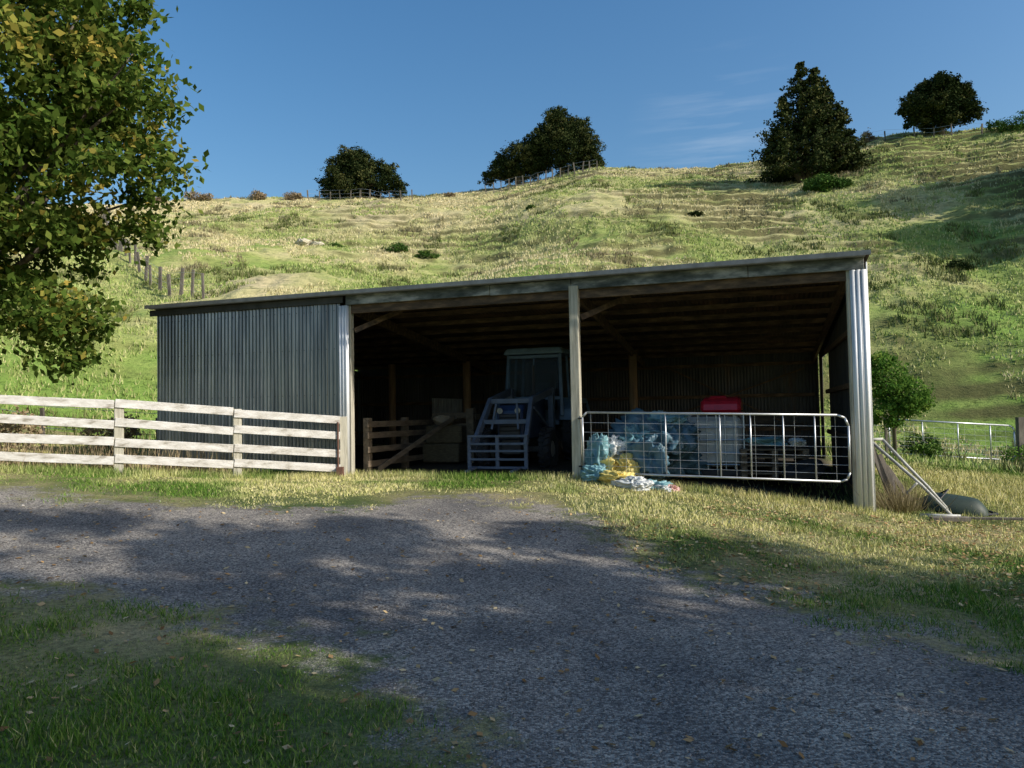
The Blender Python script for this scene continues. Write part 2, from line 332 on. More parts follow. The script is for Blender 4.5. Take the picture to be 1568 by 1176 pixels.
# ---------------------------------------------------------------- grass
def blades(name,x,y,h,w,cols,lean=.5,mat=None):
    N=len(x); z=gz(x,y)-.004; th=rng.uniform(0,6.28,N); ln=rng.uniform(0,lean,N)*h; la=rng.uniform(0,6.28,N)
    b1=np.c_[x-np.cos(th)*w/2,y-np.sin(th)*w/2,z]; b2=np.c_[x+np.cos(th)*w/2,y+np.sin(th)*w/2,z]; tp=np.c_[x+np.cos(la)*ln,y+np.sin(la)*ln,z+h]
    return quick(name,np.stack([b1,b2,tp],1).reshape(-1,3),np.arange(N*3).reshape(-1,3),mat or M_bl,col=cols)
GREEN=[(0,(.05,.12,.015)),(.5,(.105,.21,.033)),(.88,(.22,.31,.07)),(1,(.46,.41,.2))]
STRAW=[(0,(.32,.36,.10)),(.4,(.56,.53,.21)),(1,(.78,.69,.40))]
def grasscol(x,y):
    t=rng.random(len(x)); a,bb=W2L(x,y)
    dry=.44+1.2*vnoise(x,y,2.4,61)+.8*vnoise(x,y,.7,62)+.35*sstep(-4.5,-1,bb)-.55*sstep(8,5,y)*sstep(2,-.5,x)
    dry+=.25*sstep(.6,.1,np.abs(sdist(x,y))); w=sstep(.25,.95,dry)[:,None]
    return pal(GREEN,t)*(1-w)+pal(STRAW,t)*w
N=560000; az=rng.uniform(-.86,.78,N); r=2.2+rng.random(N)**1.15*21; x=r*np.sin(az); y=r*np.cos(az); rd=roadness(x,y); a,bb=W2L(x,y)
k=(rd<rng.normal(-.02,.18,N))&~((a>-.1)&(a<13.9)&(bb>.1)&(bb<8.7))
x=x[k];y=y[k];r=r[k]; patch=np.clip(1+1.5*vnoise(x,y,.5,21)+1.0*vnoise(x,y,.17,22),.3,2)
blades('lawn_grass',x,y,rng.uniform(.012,.045,len(x))*(1+r*.02)*patch,rng.uniform(.003,.007,len(x))*(1+r*.16),grasscol(x,y),1.0)
def band(pts,n_,spread):
    X=[];Y=[]
    for (x0,y0),(x1,y1) in zip(pts[:-1],pts[1:]):
        L=math.hypot(x1-x0,y1-y0); m=int(n_*L); t=rng.random(m); X.append(x0+(x1-x0)*t+rng.normal(0,spread,m)); Y.append(y0+(y1-y0)*t+rng.normal(0,spread,m))
    return np.concatenate(X),np.concatenate(Y)
FL=[(-12.4,10.2),(-10.3,11.15),(-8.5,12.0),(-6.77,12.78),(-5.04,13.58),(-3.3,14.38)]
bx,by=band(FL,1400,.16); b2x,b2y=band([L2W(0,-.05),L2W(4.5,-.05)],700,.08); b3x,b3y=band([L2W(4.7,-.1),L2W(13.9,-.15)],800,.12); b4x,b4y=band([(-13,13),(-9,15),(-8,17)],1500,.9); b5x,b5y=band([(7,13),(10,15),(15,17)],2200,1.3)
x=np.r_[bx,b2x,b3x,b4x,b5x]; y=np.r_[by,b2y,b3y,b4y,b5y]
blades('long_verge_grass',x,y,rng.uniform(.04,.17,len(x)),rng.uniform(.006,.016,len(x)),grasscol(x,y),.7)
x,y=band([(-12,11.6),(-9,12.9),(-5.5,14.3)],260,.25); blades('dry_weeds',x,y,rng.uniform(.2,.62,len(x)),rng.uniform(.01,.025,len(x)),pal([(0,(.30,.22,.12)),(1,(.55,.45,.28))],rng.random(len(x))),.5)
NT=60000; az=rng.uniform(-.72,.72,NT); r=22+rng.random(NT)**.85*80; x=r*np.sin(az); y=r*np.cos(az)
k=vnoise(x,y,5,31)+.8*vnoise(x,y,1.5,32)>-.2; x=x[k];y=y[k];r=r[k]; M7=6
x=np.repeat(x,M7)+rng.normal(0,.13,len(x)*M7); y=np.repeat(y,M7)+rng.normal(0,.13,len(y)*M7); r=np.repeat(r,M7); a,bb=W2L(x,y); k=~((a>-.1)&(a<13.9)&(bb<8.7)); x=x[k];y=y[k];r=r[k]
t=rng.random(len(x)); w=sstep(-.1,.25,vnoise(x,y,9,71)+.5*vnoise(x,y,3,72)+(r-58)*.006-.003*np.clip(x,0,60))[:,None]; dk=(vnoise(x,y,2.2,73)>.22)[:,None]
hc=pal([(0,(.17,.27,.055)),(.5,(.33,.39,.13)),(1,(.52,.49,.25))],t)*(1-w)+pal([(0,(.42,.37,.18)),(1,(.72,.63,.41))],t)*w
hc=np.where(dk,hc*.42,hc)
blades('hill_grass_tussocks',x,y,rng.uniform(.06,.24,len(x))*np.where(dk[:,0],1.7,1),rng.uniform(.7,1.4,len(x))*(.012+.0011*r),hc,.8)
def scatter_leaves(name,x,y,size,cols,zo=.03):
    N=len(x); z=gz(x,y)+zo; th=rng.uniform(0,6.28,N); t2=rng.normal(0,.35,N); s=size
    a=np.c_[np.cos(th),np.sin(th),t2*.6]*s[:,None]; b=np.c_[-np.sin(th),np.cos(th),rng.normal(0,.3,N)]*s[:,None]*.55; c=np.c_[x,y,z]
    return quick(name,np.stack([c-a,c-b,c+a,c+b],1).reshape(-1,3),np.arange(N*4).reshape(-1,4),M_leaf0,col=cols)
x=rng.uniform(1,9,7500); y=rng.uniform(5.5,11.5,7500); k=(vnoise(x,y,1.3,41)>-.15)&(roadness(x,y)<.2); x=x[k];y=y[k]
x2=rng.uniform(-9,6,2600); y2=rng.uniform(2.6,10,2600); x=np.r_[x,x2]; y=np.r_[y,y2]
scatter_leaves('fallen_leaves',x,y,rng.uniform(.014,.034,len(x)),pal([(0,(.16,.09,.04)),(.6,(.38,.25,.12)),(1,(.6,.48,.28))],rng.random(len(x))),.025)
# ---------------------------------------------------------------- foliage
def leafcloud(name,C,size,cols,parent=None,mat=None):
    N=len(C); u=rng.normal(size=(N,3)); u/=np.linalg.norm(u,axis=1)[:,None]; w=rng.normal(size=(N,3)); w=np.cross(u,w); w/=np.linalg.norm(w,axis=1)[:,None]
    s=size[:,None]; V=np.stack([C-u*s,C-w*s*.6,C+u*s,C+w*s*.6],1).reshape(-1,3)
    return quick(name,V,np.arange(N*4).reshape(-1,4),mat or M_leaf,parent,col=cols)
def crown_pts(lobes,nclump,nleaf,sig,shell=.5,flat=.7):
    L=np.array(lobes,float); vol=(L[:,3]*L[:,4]*L[:,5])**.8; pr=vol/vol.sum()
    i=rng.choice(len(lobes),nclump,p=pr); d=rng.normal(size=(nclump,3)); d/=np.linalg.norm(d,axis=1)[:,None]
    rr=shell+(1-shell)*rng.random(nclump)**.6; C=L[i,:3]+d*L[i,3:6]*rr[:,None]
    P=np.repeat(C,nleaf,0); sg=np.repeat(rng.uniform(.6,1.3,nclump)*sig,nleaf)[:,None]; return C,P+rng.normal(size=P.shape)*sg*np.array([1,1,flat])
OAK=[(0,(.045,.085,.015)),(.6,(.10,.155,.028)),(.96,(.19,.23,.05)),(1,(.42,.31,.07))]; OAKY=[(0,(.12,.16,.03)),(.6,(.26,.26,.055)),(1,(.55,.41,.09))]
TOT=[(0,(.015,.026,.010)),(.5,(.038,.052,.019)),(1,(.11,.11,.042))]; SHR=[(0,(.07,.16,.03)),(.6,(.17,.28,.05)),(1,(.36,.44,.11))]; DRY=[(0,(.20,.15,.09)),(1,(.46,.36,.23))]
def oak(name,base,height,lobes,nclump,nleaf,sig,ls,trunk_r=.3,shell=.45,limbs=26,mat=None):
    e=empty(name,(base[0],base[1],g1(*base))); o=Vector(e.location)
    b=MB(); top=Vector((base[0]+.3,base[1],o.z+height*.62))
    tp=[o+Vector((0,0,-.2)),o+Vector((.05,.05,height*.15)),o+Vector((.1,-.1,height*.33)),o+Vector((.2,.1,height*.5)),top+Vector((0,0,height*.25))]
    b.tube([p-o for p in tp],[trunk_r*1.25,trunk_r,trunk_r*.8,trunk_r*.5,trunk_r*.12],12)
    C,Pp=crown_pts(lobes,nclump,nleaf,sig,shell)
    for i in range(limbs):
        c=Vector(C[rng.integers(len(C))]); t=rng.uniform(.22,.8); st=o+Vector((.1,0,height*.62*t+.3))
        if c.z<st.z: st.z=max(o.z+height*.2,c.z-.6)
        mid=(st+c)/2+Vector((rng.normal()*.3,rng.normal()*.3,.25)); q=(mid+c)/2+Vector((rng.normal()*.15,rng.normal()*.15,.1))
        rr=trunk_r*.32
        b.tube([st-o,mid-o,q-o,c-o],[rr,rr*.6,rr*.35,rr*.1],6)
    b.build('trunk_and_limbs',M_bark,e,smooth=True)
    yl=np.repeat((rng.random(nclump)>.9),nleaf)[:,None]; t=rng.random(len(Pp)); cols=np.where(yl,pal(OAKY,t),pal(OAK,t))
    leafcloud('foliage',Pp-np.array(o),rng.uniform(ls*.6,ls*1.2,len(Pp)),cols,e,mat); return e
oak('oak_tree',(-11.2,14.3),9.5,[(-9.8,14.0,6.9,3.6,3.0,3.2),(-9.2,13.8,8.6,2.8,2.6,2.4),(-11.6,14.4,9.2,4,4,3),(-9.7,13.4,4.4,2.4,2.0,1.6),(-10.0,14,3.4,2.2,1.8,1.2),(-13.5,15,6.5,3.2,3,3.6)],560,150,.245,.085)
# shade trees to the right of / behind the viewer
oak('oak_tree',(9.2,-.6),10.5,[(9.0,-.5,8.2,3.4,3.6,3.8),(8.6,.6,6.0,2.6,2.9,2.2),(9.6,-2,6.4,3,3,2.5)],50,210,.27,.13,.3,mat=M_leaf0,limbs=34)
oak('oak_tree',(14.2,-1.6),13,[(14,-1.4,10.4,4.0,4.4,4.0),(13.6,.2,7.6,3.2,3.6,2.4),(14.2,-3,8,3.5,3,3)],52,210,.33,.16,.34,mat=M_leaf0,limbs=34)
oak('oak_tree',(10.2,-6.6),12,[(10.2,-6.2,9,4.2,4.0,4.2),(9.6,-4.8,6.6,3,2.4,2.4)],46,210,.33,.16,.33,mat=M_leaf0,limbs=34)
oak('oak_tree',(19.5,-4.5),15,[(19.5,-4.3,12.2,4.5,4.8,4.6),(19.2,-2.3,9,3.6,3.4,3)],36,210,.38,.18,.36,mat=M_leaf0,limbs=30)
def bush(name,x,y,lobes,nleaf,ls,stops,trunk=None,zoff=0,dens_shell=.75,sig=.12,mat=None,sub=0):
    z=g1(x,y)+zoff; e=empty(name,(x,y,z))
    L=np.array(lobes,float)
    if sub:
        S=[]
        for l in L:
            m=max(5,int(sub*(l[3]*l[5])**.8/4)); d=rng.normal(size=(m,3)); d/=np.linalg.norm(d,axis=1)[:,None]
            q=l[:3]+d*l[3:6]*rng.uniform(.62,.95,(m,1)); rr=rng.uniform(.16,.36,m)*l[3:6].mean()
            S.append(np.c_[q,rr*1.15,rr*1.15,rr*.85])
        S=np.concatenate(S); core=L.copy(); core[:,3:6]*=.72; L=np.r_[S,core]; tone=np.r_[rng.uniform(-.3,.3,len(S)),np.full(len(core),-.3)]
    else: tone=np.zeros(len(L))
    pr=(L[:,3]*L[:,4]*L[:,5])**.7; pr/=pr.sum(); nc=max(12,nleaf//45)
    i=rng.choice(len(L),nc,p=pr); d=rng.normal(size=(nc,3)); d/=np.linalg.norm(d,axis=1)[:,None]
    rr=dens_shell+(1.08-dens_shell)*rng.random(nc); C=L[i,:3]+d*L[i,3:6]*rr[:,None]
    sg=(L[i,3:6].mean(1)*sig+ls*.6); P=np.repeat(C,45,0)+rng.normal(size=(nc*45,3))*np.repeat(sg,45)[:,None]*np.array([1,1,.75])
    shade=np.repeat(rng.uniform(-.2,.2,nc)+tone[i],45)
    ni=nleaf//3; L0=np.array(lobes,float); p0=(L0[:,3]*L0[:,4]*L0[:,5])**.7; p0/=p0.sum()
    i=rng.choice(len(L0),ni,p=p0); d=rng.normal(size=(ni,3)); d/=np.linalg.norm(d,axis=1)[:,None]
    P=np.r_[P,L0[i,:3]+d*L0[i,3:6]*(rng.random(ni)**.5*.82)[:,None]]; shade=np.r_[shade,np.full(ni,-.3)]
    k=P[:,2]>-.3; P=P[k]; shade=shade[k]
    leafcloud('foliage',P,rng.uniform(ls*.6,ls*1.3,len(P)),pal(stops,np.clip(rng.random(len(P))*.6+.2+shade,0,1)),e,mat or M_leaf0)
    b=MB(); tr=trunk or .12; zt=L0[:,2].max()
    b.tube([(0,0,-.5),(0,0,zt*.6),(0,.05,zt)],[tr,tr*.7,tr*.2],8)
    for q in L0[:6]: b.tube([(0,0,zt*.3),((q[0])*.6,q[1]*.6,max(q[2]*.8,.1)),(q[0],q[1],q[2])],[tr*.5,tr*.35,tr*.1],6)
    b.build('trunk_and_branches',M_bark,e,smooth=True); return e
def conifer(name,x,y,stems,ls,stops,trunk=.3):
    z=g1(x,y); e=empty(name,(x,y,z)); PP=[];SH=[]; b=MB()
    for dx,dy,H,RB,h0,pw in stems:
        b.tube([(dx*.3,dy*.3,-.5),(dx*.8,dy*.8,H*.5),(dx,dy,H)],[trunk,trunk*.6,.03],8)
        nb=int(16*H)
        for i in range(nb):
            f=rng.random()**.9; h=h0+(H-h0)*f; Rr=RB*(1-f)**pw*rng.uniform(.45,1.2)+.12; az=rng.uniform(0,6.283)
            m=int(16+Rr*34); t=rng.random(m)**.6; tip=.10*Rr*t*t
            sp=(.07+.07*Rr)*(1.15-.6*t)
            px=dx+np.cos(az)*Rr*t+rng.normal(0,1,m)*sp; py=dy+np.sin(az)*Rr*t+rng.normal(0,1,m)*sp; pz=h+tip-.05*Rr+rng.normal(0,.06+.025*Rr,m)
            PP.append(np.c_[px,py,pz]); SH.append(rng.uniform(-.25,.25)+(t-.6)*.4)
            if i%3==0: b.tube([(dx,dy,h),(dx+math.cos(az)*Rr*.9,dy+math.sin(az)*Rr*.9,h+.03*Rr)],[.05,.01],5)
    P=np.concatenate(PP); S=np.concatenate(SH); k=P[:,2]>-.2; P=P[k]; S=S[k]
    leafcloud('foliage',P,rng.uniform(ls*.6,ls*1.3,len(P)),pal(stops,np.clip(rng.random(len(P))*.6+.15+S,0,1)),e,M_leaf0)
    b.build('trunk_and_branches',M_bark,e,smooth=True); return e
def pol(k,r): a=math.atan(k); return r*math.sin(a),r*math.cos(a)
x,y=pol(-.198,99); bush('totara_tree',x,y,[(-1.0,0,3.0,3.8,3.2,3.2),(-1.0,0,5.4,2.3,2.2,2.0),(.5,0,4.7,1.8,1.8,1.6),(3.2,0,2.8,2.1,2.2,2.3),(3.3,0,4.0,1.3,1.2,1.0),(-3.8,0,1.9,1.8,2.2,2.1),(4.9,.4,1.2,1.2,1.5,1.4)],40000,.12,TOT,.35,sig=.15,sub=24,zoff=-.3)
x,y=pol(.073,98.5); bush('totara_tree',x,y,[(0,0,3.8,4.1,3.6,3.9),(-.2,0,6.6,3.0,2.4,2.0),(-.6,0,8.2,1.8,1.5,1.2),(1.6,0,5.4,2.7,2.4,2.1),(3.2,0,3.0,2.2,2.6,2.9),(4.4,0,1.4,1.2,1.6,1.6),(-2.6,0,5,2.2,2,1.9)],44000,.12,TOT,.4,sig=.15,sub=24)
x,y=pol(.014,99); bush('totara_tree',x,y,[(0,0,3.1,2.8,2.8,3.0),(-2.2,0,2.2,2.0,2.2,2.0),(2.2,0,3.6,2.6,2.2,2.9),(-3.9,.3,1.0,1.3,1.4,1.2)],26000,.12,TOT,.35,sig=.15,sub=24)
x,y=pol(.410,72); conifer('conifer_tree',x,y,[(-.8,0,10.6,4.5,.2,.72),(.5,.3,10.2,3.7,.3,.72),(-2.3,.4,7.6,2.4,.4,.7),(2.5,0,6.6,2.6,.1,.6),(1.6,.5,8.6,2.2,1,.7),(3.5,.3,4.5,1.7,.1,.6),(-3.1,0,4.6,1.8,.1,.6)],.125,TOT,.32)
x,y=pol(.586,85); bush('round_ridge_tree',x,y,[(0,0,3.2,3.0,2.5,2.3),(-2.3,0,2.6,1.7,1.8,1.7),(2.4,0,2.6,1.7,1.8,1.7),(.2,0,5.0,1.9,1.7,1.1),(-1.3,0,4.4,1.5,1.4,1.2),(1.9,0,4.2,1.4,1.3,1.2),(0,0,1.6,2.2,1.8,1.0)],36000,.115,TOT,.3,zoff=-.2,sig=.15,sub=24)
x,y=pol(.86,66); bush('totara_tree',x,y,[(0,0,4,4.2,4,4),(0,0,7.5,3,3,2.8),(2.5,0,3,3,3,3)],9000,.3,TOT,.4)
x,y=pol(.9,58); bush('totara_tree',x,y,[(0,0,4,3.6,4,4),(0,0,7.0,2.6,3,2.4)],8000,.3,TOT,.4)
SHD=[(0,(.04,.09,.022)),(.6,(.09,.16,.035)),(1,(.20,.26,.07))]
x,y=pol(.425,67); bush('green_shrub',x,y,[(0,0,.6,1.5,1.0,.9),(1.4,0,.4,.9,.8,.6),(-1.2,0,.3,.7,.6,.5)],7000,.08,SHD,sig=.2,sub=30)
for k,r,w,h in[(-.152,60,.9,.5),(-.112,59,.8,.35),(-.235,61,.5,.3),(.60,50,.9,.35),(.03,66,.4,.2),(.25,60,.5,.2)]:
    x,y=pol(k,r); bush('gorse_shrub',x,y,[(0,0,h*.5,w,w*.8,h),(w*.8,0,h*.3,w*.5,w*.5,h*.6),(-w*.9,0,h*.2,w*.4,w*.4,h*.5)],1800,.06,SHD if k<.2 else TOT,.05,sig=.2,sub=40)
for k,w,h in[(-.34,1.0,.9),(-.292,1.3,.8),(-.42,1.7,.6),(-.47,.7,.8),(.485,.8,1.0),(.67,2.2,.7),(.69,2.2,1.0),(-.08,.6,.4)]:
    x,y=pol(k,ridgeR(k)-.5); bush('dry_ridge_shrub' if k<.6 else 'ridge_shrub',x,y,[(0,0,h*.5,w,w*.8,h),(w*.7,0,h*.4,w*.6,w*.6,h*.6)],2200,.08,DRY if k<.6 else SHD,.05,sig=.2,sub=30)
x,y=(11.3,22.3); bush('citrus_bush',x,y,[(-.15,0,2.3,.75,.8,.8),(.4,0,1.9,.75,.8,.7),(-.35,0,2.9,.42,.5,.38),(.0,0,1.4,.75,.7,.6),(.7,0,1.6,.45,.5,.45)],7500,.05,SHR,.07,mat=M_leaf,sig=.15,sub=22)
x,y=(13.0,24.0); bush('green_shrub',x,y,[(0,0,.3,.5,.5,.4)],1500,.045,SHD,.04)
x,y=(16.0,23.2); bush('green_shrub',x,y,[(0,0,.2,.8,.5,.35),(1,.2,.15,.5,.4,.25)],2200,.04,SHR,.04)
for (x,y) in[(-9.4,17.6),(-10.9,16.2)]: bush('dry_bush',x,y,[(0,0,.5,.6,.5,.5)],900,.045,DRY,.03)
x,y=pol(-.277,61); z=g1(x,y); e=empty('clay_bank',(x,y,z))
blob('bank_face',(0,0,.05),(.7,.5,.4),M_rock,e,.6,2,0,3); blob('bank_slump',(1.1,-.1,-.1),(.6,.3,.25),M_rock,e,.5,2.5,0,5)
# ---------------------------------------------------------------- hill fences
def wirefence(name,pts,h,step,jit=.06,wires=4,pw=.1):
    e=empty(name,(0,0,0)); b=MB(); w=MB(); P=[]
    for (x0,y0),(x1,y1) in zip(pts[:-1],pts[1:]):
        L=math.hypot(x1-x0,y1-y0); m=max(1,int(L/step))
        for i in range(m): P.append((x0+(x1-x0)*i/m,y0+(y1-y0)*i/m))
    P.append(pts[-1]); T=[]
    for x,y in P:
        z=g1(x,y); hh=h*random.uniform(.8,1.12); t=Vector((x+random.uniform(-jit,jit),y,z+hh)); b.beam((x,y,z-.3),t,pw*random.uniform(.7,1.2),pw*.8,(0,1,0)); T.append((x,y,z))
    for j in range(wires):
        hh=h*(.25+.7*j/max(1,wires-1))
        for p,q in zip(T[:-1],T[1:]): w.beam((p[0],p[1],p[2]+hh),(q[0],q[1],q[2]+hh),.012,.012)
    b.build('posts',M_oldfence,e); w.build('wires',M_galv,e)
    return e
def ridge(ks,off=0): return [pol(k,ridgeR(k)+off) for k in ks]
wirefence('post_and_wire_fence',ridge([-.27,-.24,-.2,-.16,-.13],-1.5),1.35,1.0,.15,3,.15)
wirefence('post_and_wire_fence',ridge([-.03,0,.03,.06,.09,.12],-1.5),1.4,.95,.2,3,.15)
wirefence('post_and_wire_fence',ridge([.47,.51,.55,.6,.64],-.8),1.2,1.5,.12,3,.12)
wirefence('post_and_wire_fence',[(-36,66),(-33,61),(-29.4,54.6),(-25,48),(-20,41.5),(-14.8,36)],1.3,1.3,.16,4,.14)
wirefence('post_and_wire_fence',[(-19,17.5),(-14,17.9),(-8.6,18.3)],1.1,2.4,.06,4,.09)
# ---------------------------------------------------------------- SHED
shed=empty('farm_shed',(SO[0],SO[1],0),ANG)
X=[0,4.585,9.17,13.755]; DEP=8.5; ZF=3.98
def rz_(v): return ZF-.1*v
def corr(name,p0,p1,zb0,zb1,zt0,zt1,mat,parent,pitch=.085,amp=.011,rows=2):
    L=math.hypot(p1[0]-p0[0],p1[1]-p0[1]); m=int(L/pitch*8); t=np.linspace(0,1,m+1); nx,ny=-(p1[1]-p0[1])/L,(p1[0]-p0[0])/L
    o=amp*np.sin(t*L/pitch*2*math.pi); lap=.006*((t*L/.76)%1.0>.5)
    x=p0[0]+(p1[0]-p0[0])*t+nx*(o+lap); y=p0[1]+(p1[1]-p0[1])*t+ny*(o+lap); V=[]
    for i in range(rows+1):
        f=i/rows; zz=(zb0+(zb1-zb0)*t)*(1-f)+(zt0+(zt1-zt0)*t)*f
        bow=.006*np.sin(t*L*2.3+f*3.1)+.003*np.sin(t*L*4.1+f*5)
        V.append(np.c_[x+nx*bow,y+ny*bow,zz])
    V=np.concatenate(V)
    j=np.arange(m); F=np.concatenate([np.stack([i*(m+1)+j,i*(m+1)+j+1,(i+1)*(m+1)+j+1,(i+1)*(m+1)+j],-1) for i in range(rows)])
    return quick(name,V,F,mat,parent,smooth=True)
corr('front_iron_wall',(0,0),(4.45,0),.35,.3,ZF-.12,ZF-.12,M_zinc,shed,amp=.014,rows=10)
b=MB()
for z in(1.15,2.05,2.95,3.7):
    for i in range(26): b.tube([(.09+i*.17,-.022,z+random.uniform(-.008,.008)),(.09+i*.17,-.030,z)],.008,6)
b.build('roofing_nails',M_dark,shed)
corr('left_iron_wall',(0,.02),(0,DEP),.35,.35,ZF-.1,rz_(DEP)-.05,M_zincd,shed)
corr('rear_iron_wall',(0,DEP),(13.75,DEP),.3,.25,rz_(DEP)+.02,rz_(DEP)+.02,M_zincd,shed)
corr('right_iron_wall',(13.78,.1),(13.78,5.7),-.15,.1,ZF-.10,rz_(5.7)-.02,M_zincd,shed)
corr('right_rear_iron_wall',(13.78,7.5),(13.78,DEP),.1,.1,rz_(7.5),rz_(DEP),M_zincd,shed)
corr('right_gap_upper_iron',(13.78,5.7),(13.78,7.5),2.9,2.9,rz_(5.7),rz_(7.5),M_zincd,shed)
m_=int(14.0/.085*8); xs=np.linspace(-.12,13.93,m_+1); o=.011*np.sin(xs/.085*2*math.pi); V=[];rows=[-.2,4,DEP+.15]
for v in rows: V.append(np.c_[xs,np.full(m_+1,v),rz_(v)+.03+o])
V=np.concatenate(V); j=np.arange(m_); F=np.concatenate([np.stack([i*(m_+1)+j,i*(m_+1)+j+1,(i+1)*(m_+1)+j+1,(i+1)*(m_+1)+j],-1) for i in range(2)])
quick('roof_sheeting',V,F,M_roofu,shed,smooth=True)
b=MB(); b.box((2.2,-.035,ZF-.075),(4.7,.04,.13)); b.build('fascia_over_wall',M_zincd,shed,.004)
b=MB()
for x0,x1 in((4.62,7.6),(7.61,9.12),(9.13,12.1),(12.11,13.84)): b.box(((x0+x1)/2,-.04,ZF-.10+random.uniform(-.008,.008)),(x1-x0,.045,.19))
b.build('fascia_boards',M_fascia,shed,.004)
b=MB(); b.box((6.9,-.15,ZF-.0),(13.9,.09,.02)); b.box((6.9,-.225,ZF+.035),(14.05,.012,.075)); b.build('gutter_flashing',pmat('grey_roof_edge',(.20,.21,.21),.6,.2),shed)
b=MB(); b.box((11.4,.04,ZF-.24),(4.5,.05,.22)); b.box((6.88,.04,ZF-.24),(4.4,.05,.22)); b.build('lintel_beams',M_wood,shed,.004)
b=MB()
for v in np.arange(.75,DEP,.9): b.box((6.9,v,rz_(v)-.045),(13.6,.05,.1))
b.build('purlins',M_wood,shed)
b=MB()
for x in X:
    xx=x+(.07 if x==0 else 0)-(.12 if x>13 else 0)
    b.beam((xx,.1,rz_(.1)-.2),(xx,DEP-.05,rz_(DEP)-.2),.06,.2)
b.build('rafters',M_wood,shed)
b=MB(); b.box((9.17,-.02,2.0),(.165,.15,3.7)); b.build('centre_post',M_post,shed,.012)
b=MB()
for x in(4.62,13.66): b.box((x,.06,1.7),(.15,.13,4.2))
b.build('corner_posts',M_post,shed,.01)
b=MB(); g=lg(4.5,0)
def flash(b,x0,x1,y,zb,zt,m=3):
    w=x1-x0
    for i in range(m): b.tube([(x0+w*(i+.5)/m,y,zb),(x0+w*(i+.5)/m,y,zt)],w/m/2*.92,12)
    b.box(((x0+x1)/2,y+.012,(zb+zt)/2),(w+.02,.02,zt-zb))
flash(b,4.46,4.66,-.05,g-.1,ZF-.20)
g3=lg(13.75,0); flash(b,13.64,13.86,-.06,g3-.1,ZF-.20); b.box((13.88,.06,(g3+ZF)/2-.08),(.02,.18,ZF-g3))
b.build('corner_flashings',M_flash,shed,smooth=True)
b=MB()
for x in(X[1],X[2]): b.tube([(x,6.4,.2),(x,6.4,rz_(6.4)-.25)],.11,12)
b.tube([(2.3,6.4,.2),(2.3,6.4,rz_(6.4)-.25)],.1,12); b.build('inner_poles',M_innerp,shed,smooth=True)
b=MB()
b.beam((9.25,.10,3.3),(10.0,.9,3.75),.05,.1); b.beam((4.72,.1,3.3),(5.4,.8,3.75),.05,.1)
b.beam((9.7,DEP-.12,1.4),(13.4,DEP-.12,2.7),.03,.09,(0,1,0)); b.beam((9.9,DEP-.16,2.8),(12.8,DEP-.16,1.3),.03,.09,(0,1,0))
for z in(1.1,2.0,2.85): b.box((6.9,DEP-.06,z),(13.5,.045,.09))
for z in(1.1,2.0,2.9): b.box((13.70,2.8,z),(.05,5.6,.09)); b.box((.07,4.2,z),(.05,8.2,.09)); b.box((2.2,.06,z),(4.3,.05,.09))
b.build('braces_and_girts',M_wood,shed)
pen=empty('timber_stock_pen',(SO[0],SO[1],0),ANG)
b=MB(); g=.46
for y in(.35,2.0,3.6,5.2): b.box((4.85,y,g+.5),(.13,.13,1.25))
for z in(.22,.50,.78,1.0): b.box((4.93,2.8,g+z),(.03,5.2,.12))
for x in(5.9,): b.box((x,3.3,g+.6),(.18,.18,1.4))
for z in(.3,.6,.9,1.15): b.box((5.4,3.35,g+z),(1.0,.03,.12))
for z in(.3,.7,1.1): b.beam((6.0,3.3,g+z),(6.4,5.9,g+z),.03,.12)
b.beam((6.1,3.3,g+.2),(6.5,5.7,g+1.15),.03,.1)
b.beam((5.0,.5,g+.1),(5.6,3.0,g+1.1),.03,.1)
b.build('pen_rails_and_posts',M_penw,pen,.004)
e=empty('hessian_sack_on_bale',(*L2W(5.35,2.4),.46),ANG); b=MB(); b.box((0,.6,.3),(.9,.5,.42)); b.box((.05,.62,.72),(.85,.48,.40),Matrix.Rotation(.1,3,'Z')); b.build('hay_bales',nmat('old_hay',[(.3,(.07,.052,.03)),(.7,(.17,.13,.07))],12,(1,1,4),.95,0,.8,40),e,.03); blob('sack',(0,.6,1.03),(.27,.22,.13),M_cream,e,.5,2)
lean=empty('leaning_iron_sheet',(SO[0],SO[1],0),ANG); corr('sheet',(2.75,DEP-.35),(3.75,DEP-.35),.9,.9,2.15,2.1,nmat('dull_iron',[(.3,(.22,.23,.24)),(.7,(.4,.41,.42))],2,(3,3,1),.5,.3,.05),lean)
# ---------------------------------------------------------------- timber fence
tf=empty('timber_rail_fence',(0,0,0)); b=MB(); hgt=[1.12,1.0,.91,.77,.61,.44]
for i,(x,y) in enumerate(FL):
    b.box((x+.03,y+.09,hgt[i]+.50),(.15,.12,1.36),Matrix.Rotation(.43,3,'Z'))
b.build('fence_posts',M_post,tf,.01)
b=MB()
for i in range(len(FL)-1):
    for h in(1.12,.80,.49,.19):
        j=lambda:random.uniform(-.025,.025)
        p=Vector((*FL[i],hgt[i]+h+j())); q=Vector((*FL[i+1],hgt[i+1]+h+j())); d=(q-p).normalized(); b.beam(p+d*.008,q-d*.008,.032,.145)
b.build('fence_rails',M_rail,tf,.004)
b=MB(); x,y=FL[-1]; b.box((x+.02,y-.12,.42+.12),(.13,.1,.26)); b.tube([(x-.03,y-.06,.5),(x-.03,y-.06,1.52)],.018,8); b.build('gate_latch_block',pmat('rusty_block',(.16,.08,.055),.8),tf,.006)
